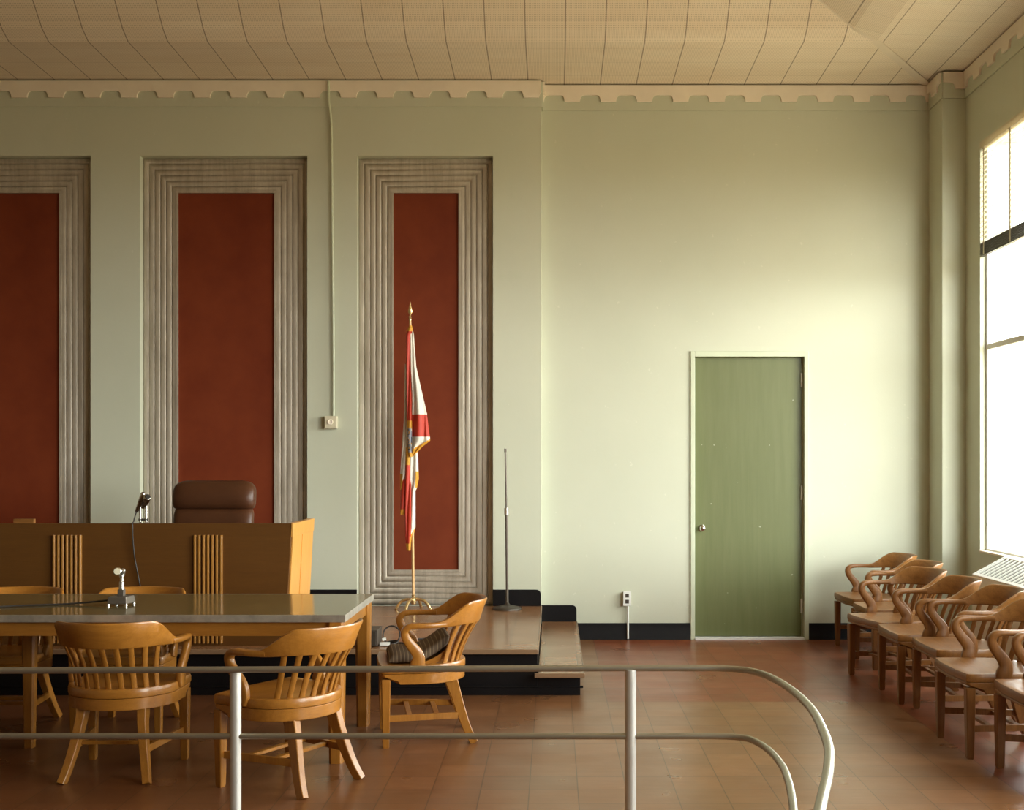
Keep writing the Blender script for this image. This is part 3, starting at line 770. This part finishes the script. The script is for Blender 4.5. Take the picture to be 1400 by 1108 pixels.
# wooden block standing on the bench top
x0 = P(20, 713, BY+.02)[0]; x1 = P(48, 713, BY+.02)[0]
tag(MB().box(x0, x1, BY-0.0, BY+0.03, BZ+0.0, BZ+0.03).build('wood_block', 'old_oak_x', None, smooth=0, bevel=0.002),
    'small pale wood block on the bench top at the left edge', 'wood block')

# leather chair ------------------------------------------------------------------
jx, jy = P(291.5, 700, 9.05)[0], 9.05
t = thing('leather_chair', 'brown leather high-backed swivel chair behind the bench', 'chair', (jx, jy, DZ))
def pillow(zs, yoff=0.0, n=36, e=0.30):
    rs = []
    for z, hw, hd, cy in zs:
        rs.append([(math.copysign(abs(math.cos(2*PI*k/n))**e, math.cos(2*PI*k/n))*hw, cy+yoff+math.copysign(abs(math.sin(2*PI*k/n))**0.7, math.sin(2*PI*k/n))*hd, z) for k in range(n)])
    return MB().rings(rs)
pillow([(0.42, .27, .05, 0), (0.5, .295, .07, 0), (0.70, .300, .07, 0.0), (0.84, .300, .065, 0.02), (0.875, .292, .05, 0.03), (0.886, .280, .035, 0.03)]).build('backrest', 'leather', t, smooth=70)
pillow([(0.878, .285, .035, .03), (0.888, .303, .060, 0.03), (0.92, .311, .078, 0.03), (0.98, .312, .084, 0.035), (1.02, .310, .080, 0.045), (1.05, .301, .068, 0.05), (1.072, .282, .054, 0.055), (1.086, .252, .038, .057), (1.094, .21, .018, .06)]).build('headrest', 'leather', t, smooth=70)
pillow([(0.36, .26, .22, -.25), (0.38, .29, .26, -.25), (0.44, .295, .27, -.25), (0.47, .27, .25, -.25)], e=0.4).build('seat', 'leather', t, smooth=70)
m_ = MB().tube([(0, -.22, .06), (0, -.22, .37)], 0.03, 12); m_.build('pedestal', 'dark_metal', t)
for k in range(5):
    an = 2*PI*k/5+0.3; MB().bar([(0, -.22, .09), (.3*math.cos(an), -.22+.3*math.sin(an), .05), (.3*math.cos(an), -.22+.3*math.sin(an), 0.0)], (.04, .03), (0, 0, 1) if False else (-math.sin(an), math.cos(an), 0)).build('base_leg', 'dark_metal', t)

# railing --------------------------------------------------------------------------
RD = F/340.0
t = thing('railing', 'low aluminium railing with two rails curving round towards the viewer', 'railing', (0, RD, 0))
H1, H2 = EYE-284/340.0, EYE-377/340.0
outer = [(-5.2, 4.70), (-3.0, 4.75), (-1.0, 4.796), (0.2, 4.823), (.55, 4.825), (.67, 4.820), (.745, 4.79), (.7945, 4.738), (.832, 4.63), (.858, 4.46), (.870, 4.24), (.862, 3.97), (.829, 3.68), (.800, 3.49), (.757, 3.30), (.712, 3.13), (.677, 3.01), (.56, 2.60), (.43, 2.15)]
inner = [(-5.2, 4.823), (-3.0, 4.823), (-1.0, 4.823), (0.2, 4.823), (.55, 4.825), (.66, 4.822), (.73, 4.81), (.776, 4.777), (.810, 4.675), (.828, 4.518), (.828, 4.324), (.815, 4.18), (.795, 4.02), (.76, 3.80), (.70, 3.45), (.64, 3.05), (.54, 2.60), (.41, 2.15)]
def oval_rail(path, z, w_, h_):
    sm = cr_spline(path, 6); rs = []
    pts = [Vector((x, y, 0)) for x, y in sm]
    for i, p in enumerate(pts):
        tt = (pts[min(i+1, len(pts)-1)]-pts[max(i-1, 0)]).normalized(); l = Vector((tt.y, -tt.x, 0))
        rs.append([(p.x+l.x*w_/2*math.cos(2*PI*k/16), p.y+l.y*w_/2*math.cos(2*PI*k/16)-RD, z+h_/2*math.sin(2*PI*k/16)) for k in range(16)])
    return MB().rings(rs)
oval_rail(outer, H1, 0.030, 0.026).build('top_rail', 'rail', t, smooth=60)
oval_rail(inner, H2, 0.028, 0.025).build('lower_rail', 'rail', t, smooth=60)
for px_, sp in ((-218, 0), (322, 0), (862, 0)):
    x = (px_-VX)/340.0
    MB().lathe([(0.042, 0), (0.042, 0.006), (0.0235, 0.012), (0.0225, 0.02), (0.0225, H1-0.006)], x, 0, 24).build('post', 'post', t, smooth=50)
MB().lathe([(0.042, 0), (0.042, 0.006), (0.0225, 0.02), (0.0225, H1-0.004)], 0.44, 2.18-RD, 24).build('post', 'post', t, smooth=50)

# flag -----------------------------------------------------------------------------
FY = 10.02; fs = F/FY
fx = (565.0-VX)/fs
t = thing('flag', 'white and red flag with gold fringe hanging from its pole in a brass stand', 'flag', (fx, FY, DZ))
def fp(x, y, d=0.0): return ((x-VX)/fs-fx, d, EYE-(y-VY)/fs-DZ)
a_, b_ = fp(565.3, 827), fp(560.8, 437)
MB().tube([a_, tuple((p+q)/2 for p, q in zip(a_, b_)), b_], [0.0115, 0.0115, 0.010], 12).build('pole', 'pole_oak', t)
# spear finial
z0 = b_[2]; xx = b_[0]
k_ = MB(); k_.lathe([(0.010, z0-.01), (0.012, z0+.004), (0.008, z0+.012), (0.014, z0+.02), (0.007, z0+.03), (0.006, z0+.045)], xx, 0, 14)
rs = [[(xx+wx*math.cos(2*PI*j/8), wx*0.35*math.sin(2*PI*j/8), z0+zz) for j in range(8)] for wx, zz in ((.006, .04), (.014, .055), (.018, .068), (.010, .105), (.0015, .150))]
k_.rings(rs); k_.build('spear_finial', 'brass', t, smooth=50)
# stand: tall collar and four bowed legs
bx = a_[0]
st = MB().lathe([(0.020, 0.045), (0.024, 0.055), (0.022, 0.095), (0.014, 0.105), (0.017, 0.12), (0.013, 0.125)], bx, 0, 16); st.build('collar', 'brass', t)
for an in (math.radians(-8), math.radians(188), math.radians(250), math.radians(70)):
    ca, sa = math.cos(an), math.sin(an)
    pts = cr_spline([(bx+ca*r, sa*r, z) for r, z in ((0.012, .078), (0.05, .086), (0.095, .072), (0.128, .036), (0.140, .012), (0.155, .009))], 4)
    MB().tube(pts, [0.0125]*(len(pts)-2)+[0.011, 0.009], 10).build('stand_leg', 'brass', t)
# cloth pieces: each a folded hanging body with real depth
def cloth(pieces):
    m_ = MB()
    for rows, d0, amp, nf, colf in pieces:
        ys = []; y = rows[0][0]
        while y < rows[-1][0]-0.01: ys.append(y); y += 1.6
        ys.append(rows[-1][0])
        nc = 34; rs = []
        for y in ys:
            for (ya, la, ra), (yb, lb, rb) in zip(rows, rows[1:]):
                if ya <= y <= yb: f = (y-ya)/(yb-ya); xl = la+(lb-la)*f; xr = ra+(rb-ra)*f; break
            front, back = [], []
            for c in range(nc+1):
                u = c/nc; x = xl+(xr-xl)*u
                dd = amp*min(1, (xr-xl)/12)*(0.35*math.sin(PI*u)+0.65*abs(math.sin(PI*u*nf+0.02*(y-ys[0]))))*min(1, 6*u, 6*(1-u))
                front.append(fp(x, y, d0-dd)); back.append(fp(x, y, d0+0.004+0.25*dd))
            rs.append(front+back[::-1])
        n = len(rs[0]); base = len(m_.v)
        m_.v += [p for r in rs for p in r]
        for i in range(len(rs)-1):
            for j in range(n):
                k = (j+1) % n
                m_.f.append((base+i*n+j, base+i*n+k, base+(i+1)*n+k, base+(i+1)*n+j))
                q = j if j <= nc else n-1-j
                X_ = rs[i][min(j, n-1)][0]; xpx = (X_+fx)*fs+VX + 0.3; ypx = (ys[i]+ys[i+1])/2
                m_.m.append(colf(xpx, ypx))
        m_.f.append(tuple(base+j for j in range(n))); m_.m.append(2)
        m_.f.append(tuple(base+(len(rs)-1)*n+j for j in range(n))); m_.m.append(2)
    return m_
WH, RE, GO, SD, SB = 0, 1, 2, 3, 4
def c_main(x, y):
    if y > 603+(588-x)*0.62-2: return GO
    if 567.5 < y < 597: return RE
    return WH
def c_left(x, y):
    if y < 454: return GO
    if y < 575: return RE
    if y < 585 or y > 619: return GO
    h = (int(x/1.1)*7+int(y/2.6)*13+int(x/1.1)*int(y/2.6)*5) % 8
    return (SD, SB, WH, SD, SB, GO, SD, SB)[h]
pieces = [
    ([(452, 561.5, 564.5), (456, 560.5, 566), (502, 561.5, 569.5), (566, 562.8, 584), (597, 563, 588), (603, 563, 588.5), (612, 563, 577), (624, 563, 566)], -0.025, 0.05, 1.5, c_main),
    ([(446, 560.5, 564), (452, 557.5, 565.5), (460, 556, 562), (502, 556, 562.5), (566, 557, 564), (597, 557.5, 564), (620, 559, 565), (625, 560, 565)], -0.045, 0.03, 1.0, c_left),
    ([(452, 556.5, 559), (470, 555.6, 558), (500, 555.6, 557.5), (520, 556, 557.5)], -0.03, 0.01, 1.0, lambda x, y: GO),
    ([(498, 553.5, 558), (575, 552, 560), (600, 550, 560), (650, 547, 557), (660, 547, 553), (670, 547, 549.5)], 0.005, 0.03, 1.0, lambda x, y: GO if (y > 648 and x < 551) or y > 664 else WH),
    ([(600, 559, 570.5), (640, 559, 572), (655, 559, 572.5), (668, 559, 570), (671, 559, 568), (722, 559, 568), (742, 558, 563)], 0.0, 0.035, 1.5, lambda x, y: GO if (y > 645 and x > 568.6 and y < 668) or y > 722+(568-x)*1.6 else WH),
    ([(612, 555, 563), (700, 553.5, 562.5), (738, 554.5, 562.5), (753, 556.5, 561.5)], -0.02, 0.030, 1.0, lambda x, y: GO if y < 636 or y > 743 or (x > 560.8 and y > 733) else RE),
    ([(655, 549, 557), (670, 548, 557), (697, 547, 556), (704, 547, 552)], 0.0, 0.025, 1.0, lambda x, y: GO if y > 697 else RE),
]
cloth(pieces).build('flag_cloth', ['cloth_white', 'cloth_red', 'fringe', 'seal_dark', 'seal_blue'], t, smooth=60)

# straight microphone stand ----------------------------------------------------------
sy = 10.02; sx_ = (693.5-VX)*sy/F
t = thing('microphone_stand', 'thin upright microphone stand with a round base on the platform, no microphone', 'microphone stand', (sx_, sy, DZ))
MB().lathe([(0.118, 0.0), (0.120, 0.010), (0.112, 0.020), (0.06, 0.032), (0.022, 0.042), (0.012, 0.06)], 0, 0, 36).build('base', 'dark_metal', t, smooth=50)
MB().tube([(0, 0, .05), (-0.006, 0, 0.80)], 0.0115, 12).build('lower_tube', 'dull_metal', t)
MB().tube([(-0.006, 0, .79), (-0.0065, 0, .85)], 0.019, 12).build('clutch', 'steel', t)
MB().tube([(-0.0065, 0, .84), (-0.015, 0, 1.325)], 0.0075, 12).build('upper_tube', 'dull_metal', t)
MB().tube([(-0.015, 0, 1.315), (-0.0152, 0, 1.345)], 0.010, 12).build('thread_end', 'dark_metal', t)

# table microphone ---------------------------------------------------------------------
mxp, mY = P(160, 828, 6.46)[0], 6.52
t = thing('table_microphone', 'silver microphone on a square footed base standing on the table', 'microphone', (mxp, mY, TZ))
MB().add([(-.062, -.045, .012), (.045, -.045, .012), (.060, .06, .012), (-.047, .06, .012), (-.058, -.040, .052), (.041, -.040, .052), (.054, .05, .052), (-.043, .05, .052)], HEXF).build('base', 'dull_metal', t, smooth=0, bevel=0.004)
for x, y in ((-.055, -.038), (.040, -.038), (.052, .05), (-.042, .05)):
    MB().lathe([(.008, 0), (.009, .006), (.006, .014)], x, y, 10).build('foot', 'chrome', t)
MB().box(-.016, .018, -.012, .02, .050, .088).build('switch_block', 'dull_metal', t, smooth=0, bevel=0.003)
m_ = MB().lathe([(.014, .086), (.015, .10), (.013, .105), (.013, .128), (.009, .132), (.009, .150), (.013, .155), (.013, .168)], 0.002, 0.004, 16); m_.build('stem', 'steel', t)
def capsule(name, p, q, r, mat, par, mat2=None):
    p, q = Vector(p), Vector(q); d = (q-p)
    pts = [p+d*f for f in (0, .03, .10, .45, .5, .55, .9, 1.0)]; rr = [r*f for f in (.75, .95, 1, 1, .88, .9, .75, .6)]
    return MB().tube(pts, rr, 18).build(name, mat, par, smooth=50)
h_ = capsule('microphone_head', (-.002, -.05, .190), (-.030, .045, .178), .023, 'chrome', t)
p = Vector((-.002, -.05, .190)); d = (Vector((-.030, .045, .178))-p).normalized()
MB().tube([p-d*.002, p-d*.0005], 0.0175, 18).build('grille', 'plate', h_)
capsule('clip', (.014, -.01, .196), (.004, .02, .160), .012, 'steel', t)
cab = [(-.05, .03, .030), (-.12, .035, .020), (-.30, .02, .006), (-.52, -.06, .006), (-.75, -.17, .006), (-1.1, -.20, .006), (-1.6, -.1, .006)]
MB().tube(cr_spline(cab, 8), .005, 8).build('cable', 'cable', t)

# bench microphones -----------------------------------------------------------------------
bxm, bym = P(197, 712, 8.28)[0], 8.26
t = thing('bench_microphone', 'pair of chrome microphones on a stand at the bench, cable hanging down the front', 'microphone', (bxm, bym, BZ-0.30))
MB().lathe([(.07, 0), (.072, .012), (.06, .022), (.02, .03)], 0, 0, 24).build('base', 'dull_metal', t)
for dx, zt_ in ((-.018, .40), (.022, .43)):
    MB().tube([(dx, 0, .02), (dx, 0, .28), (dx-.002, .0, zt_)], .0085, 12).build('stem', 'chrome', t)
MB().tube([(-.03, 0, .316), (.035, 0, .316)], .008, 10).build('cross_clamp', 'dark_metal', t)
hA = capsule('microphone_head', (.055, -.07, .475), (-.008, .02, .40), .025, 'chrome', t)
p = Vector((.055, -.07, .475)); d = (Vector((-.008, .02, .40))-p).normalized()
MB().tube([p-d*.004, p], [0.015, .0195], 18).build('grille', 'grille', hA)
capsule('microphone_head', (.020, -.05, .500), (-.042, -.01, .37), .017, 'chrome', t)
cb = [(-.040, -.01, .375), (-.030, -.08, .335), (-.010, -.16, .306), (.004, -.222, .303), (.010, -.236, .285), (.011, -.232, .20), (.020, -.228, .08), (.038, -.226, -.02), (.060, -.224, -.14), (.078, -.222, -.28), (.088, -.222, -.42), (.095, -.23, -.515)]
cb = [(x, y, z) for x, y, z in cb]
MB().tube(cr_spline(cb, 6), .0045, 8).build('cable', 'cable', t)

# box and cable on the dais --------------------------------------------------------------
x1 = (517-VX)/204.0
t = thing('amplifier_box', 'small dark metal box on the platform edge beside the table leg', 'box', (x1-.10, 8.10, DZ))
MB().box(-.13, .10, -.10, .12, .006, .112).build('case', 'box_grey', t, smooth=0, bevel=0.004)
MB().box(-.12, .09, -.108, -.10, .016, .102).build('front_plate', 'dark_metal', t, smooth=0)
for xk in (-.07, -.01, .05):
    MB().tube([(xk, -.125, .06), (xk, -.108, .06)], .012, 14).build('knob', 'dark_metal', t)
cxx = (537.5-VX)/200.0
t = thing('cable_coil', 'coiled black cable with white plugs lying on the platform edge', 'cable', (cxx, 8.12, DZ))
lp = [(.058*math.cos(2*PI*k/28+.1*0), 0.02*math.sin(2*PI*k/28), .064+.058*math.sin(2*PI*k/28)) for k in range(28)]
MB().tube(lp, .0055, 8, loop=True).build('standing_loop', 'cable', t)
lp = [(-.005+.05*math.cos(2*PI*k/24), -.02+.05*math.sin(2*PI*k/24), .012+.01*math.sin(2*PI*k/24+1)) for k in range(24)]
MB().tube(lp, .0055, 8, loop=True).build('flat_loop', 'cable', t)
run = [(-.062, -.065, .012), (-.055, .0, .006), (-.02, .05, .006), (.08, .02, .006), (.18, .04, .006), (.30, .12, .006), (.36, .18, .006), (.30, .23, .006), (.20, .22, .006), (.05, .16, .006)]
MB().tube(cr_spline(run, 6), .006, 8).build('loose_end', 'cable', t)
MB().bar([(-.065, -.085, .014), (-.035, -.088, .016), (0.0, -.083, .014)], (.024, .024), (0, 0, 1)).build('plug', 'white', t)
MB().bar([(-.055, -.055, .040), (-.03, -.05, .046)], (.018, .018), (0, 0, 1)).build('plug', 'white', t)

# convector under the window ------------------------------------------------------------
CX0, CY0, CY1, CZ = 3.178, 7.55, 9.11, 0.686
t = thing('convector_unit', 'white window unit with a sloping slatted grille top, at the right edge', 'heater', (CX0, CY0, 0))
dx = XR-0.014-CX0; L_ = CY1-CY0
def prof(y): return [(0, y, 0.0), (0, y, CZ), (.0, y, CZ), (dx, y, CZ+dx*0.55), (dx, y, 0.0)]
MB().rings([[(0, y, 0.0), (0, y, CZ-0.012), (dx, y, CZ-.012+dx*.55), (dx, y, 0)] for y in (0, L_)]).build('cabinet', 'white', t, smooth=0)
def sl(x): return CZ-0.012+x*0.55
fr_ = MB()
def tilt_box(xa, xb, ya, yb, h0, h1): 
    return [(xa, ya, sl(xa)+h0), (xb, ya, sl(xb)+h0), (xb, yb, sl(xb)+h0), (xa, yb, sl(xa)+h0), (xa, ya, sl(xa)+h1), (xb, ya, sl(xb)+h1), (xb, yb, sl(xb)+h1), (xa, yb, sl(xa)+h1)]
fr_.add(tilt_box(0, .022, 0, L_, 0, .014), HEXF); fr_.add(tilt_box(dx-.022, dx, 0, L_, 0, .014), HEXF)
fr_.add(tilt_box(.022, dx-.022, 0, .022, 0, .014), HEXF); fr_.add(tilt_box(.022, dx-.022, L_-.022, L_, 0, .014), HEXF)
fr_.build('grille_frame', 'white', t, smooth=0)
MB().add(tilt_box(.022, dx-.022, .022, L_-.022, .0005, .002), HEXF).build('grille_well', 'dark_metal', t, smooth=0)
g_ = MB(); y = .05
while y < L_-.035:
    g_.add(tilt_box(.022, dx-.022, y, y+.030, .003, .012), HEXF); y += .076
g_.build('grille_slats', 'white', t, smooth=0)
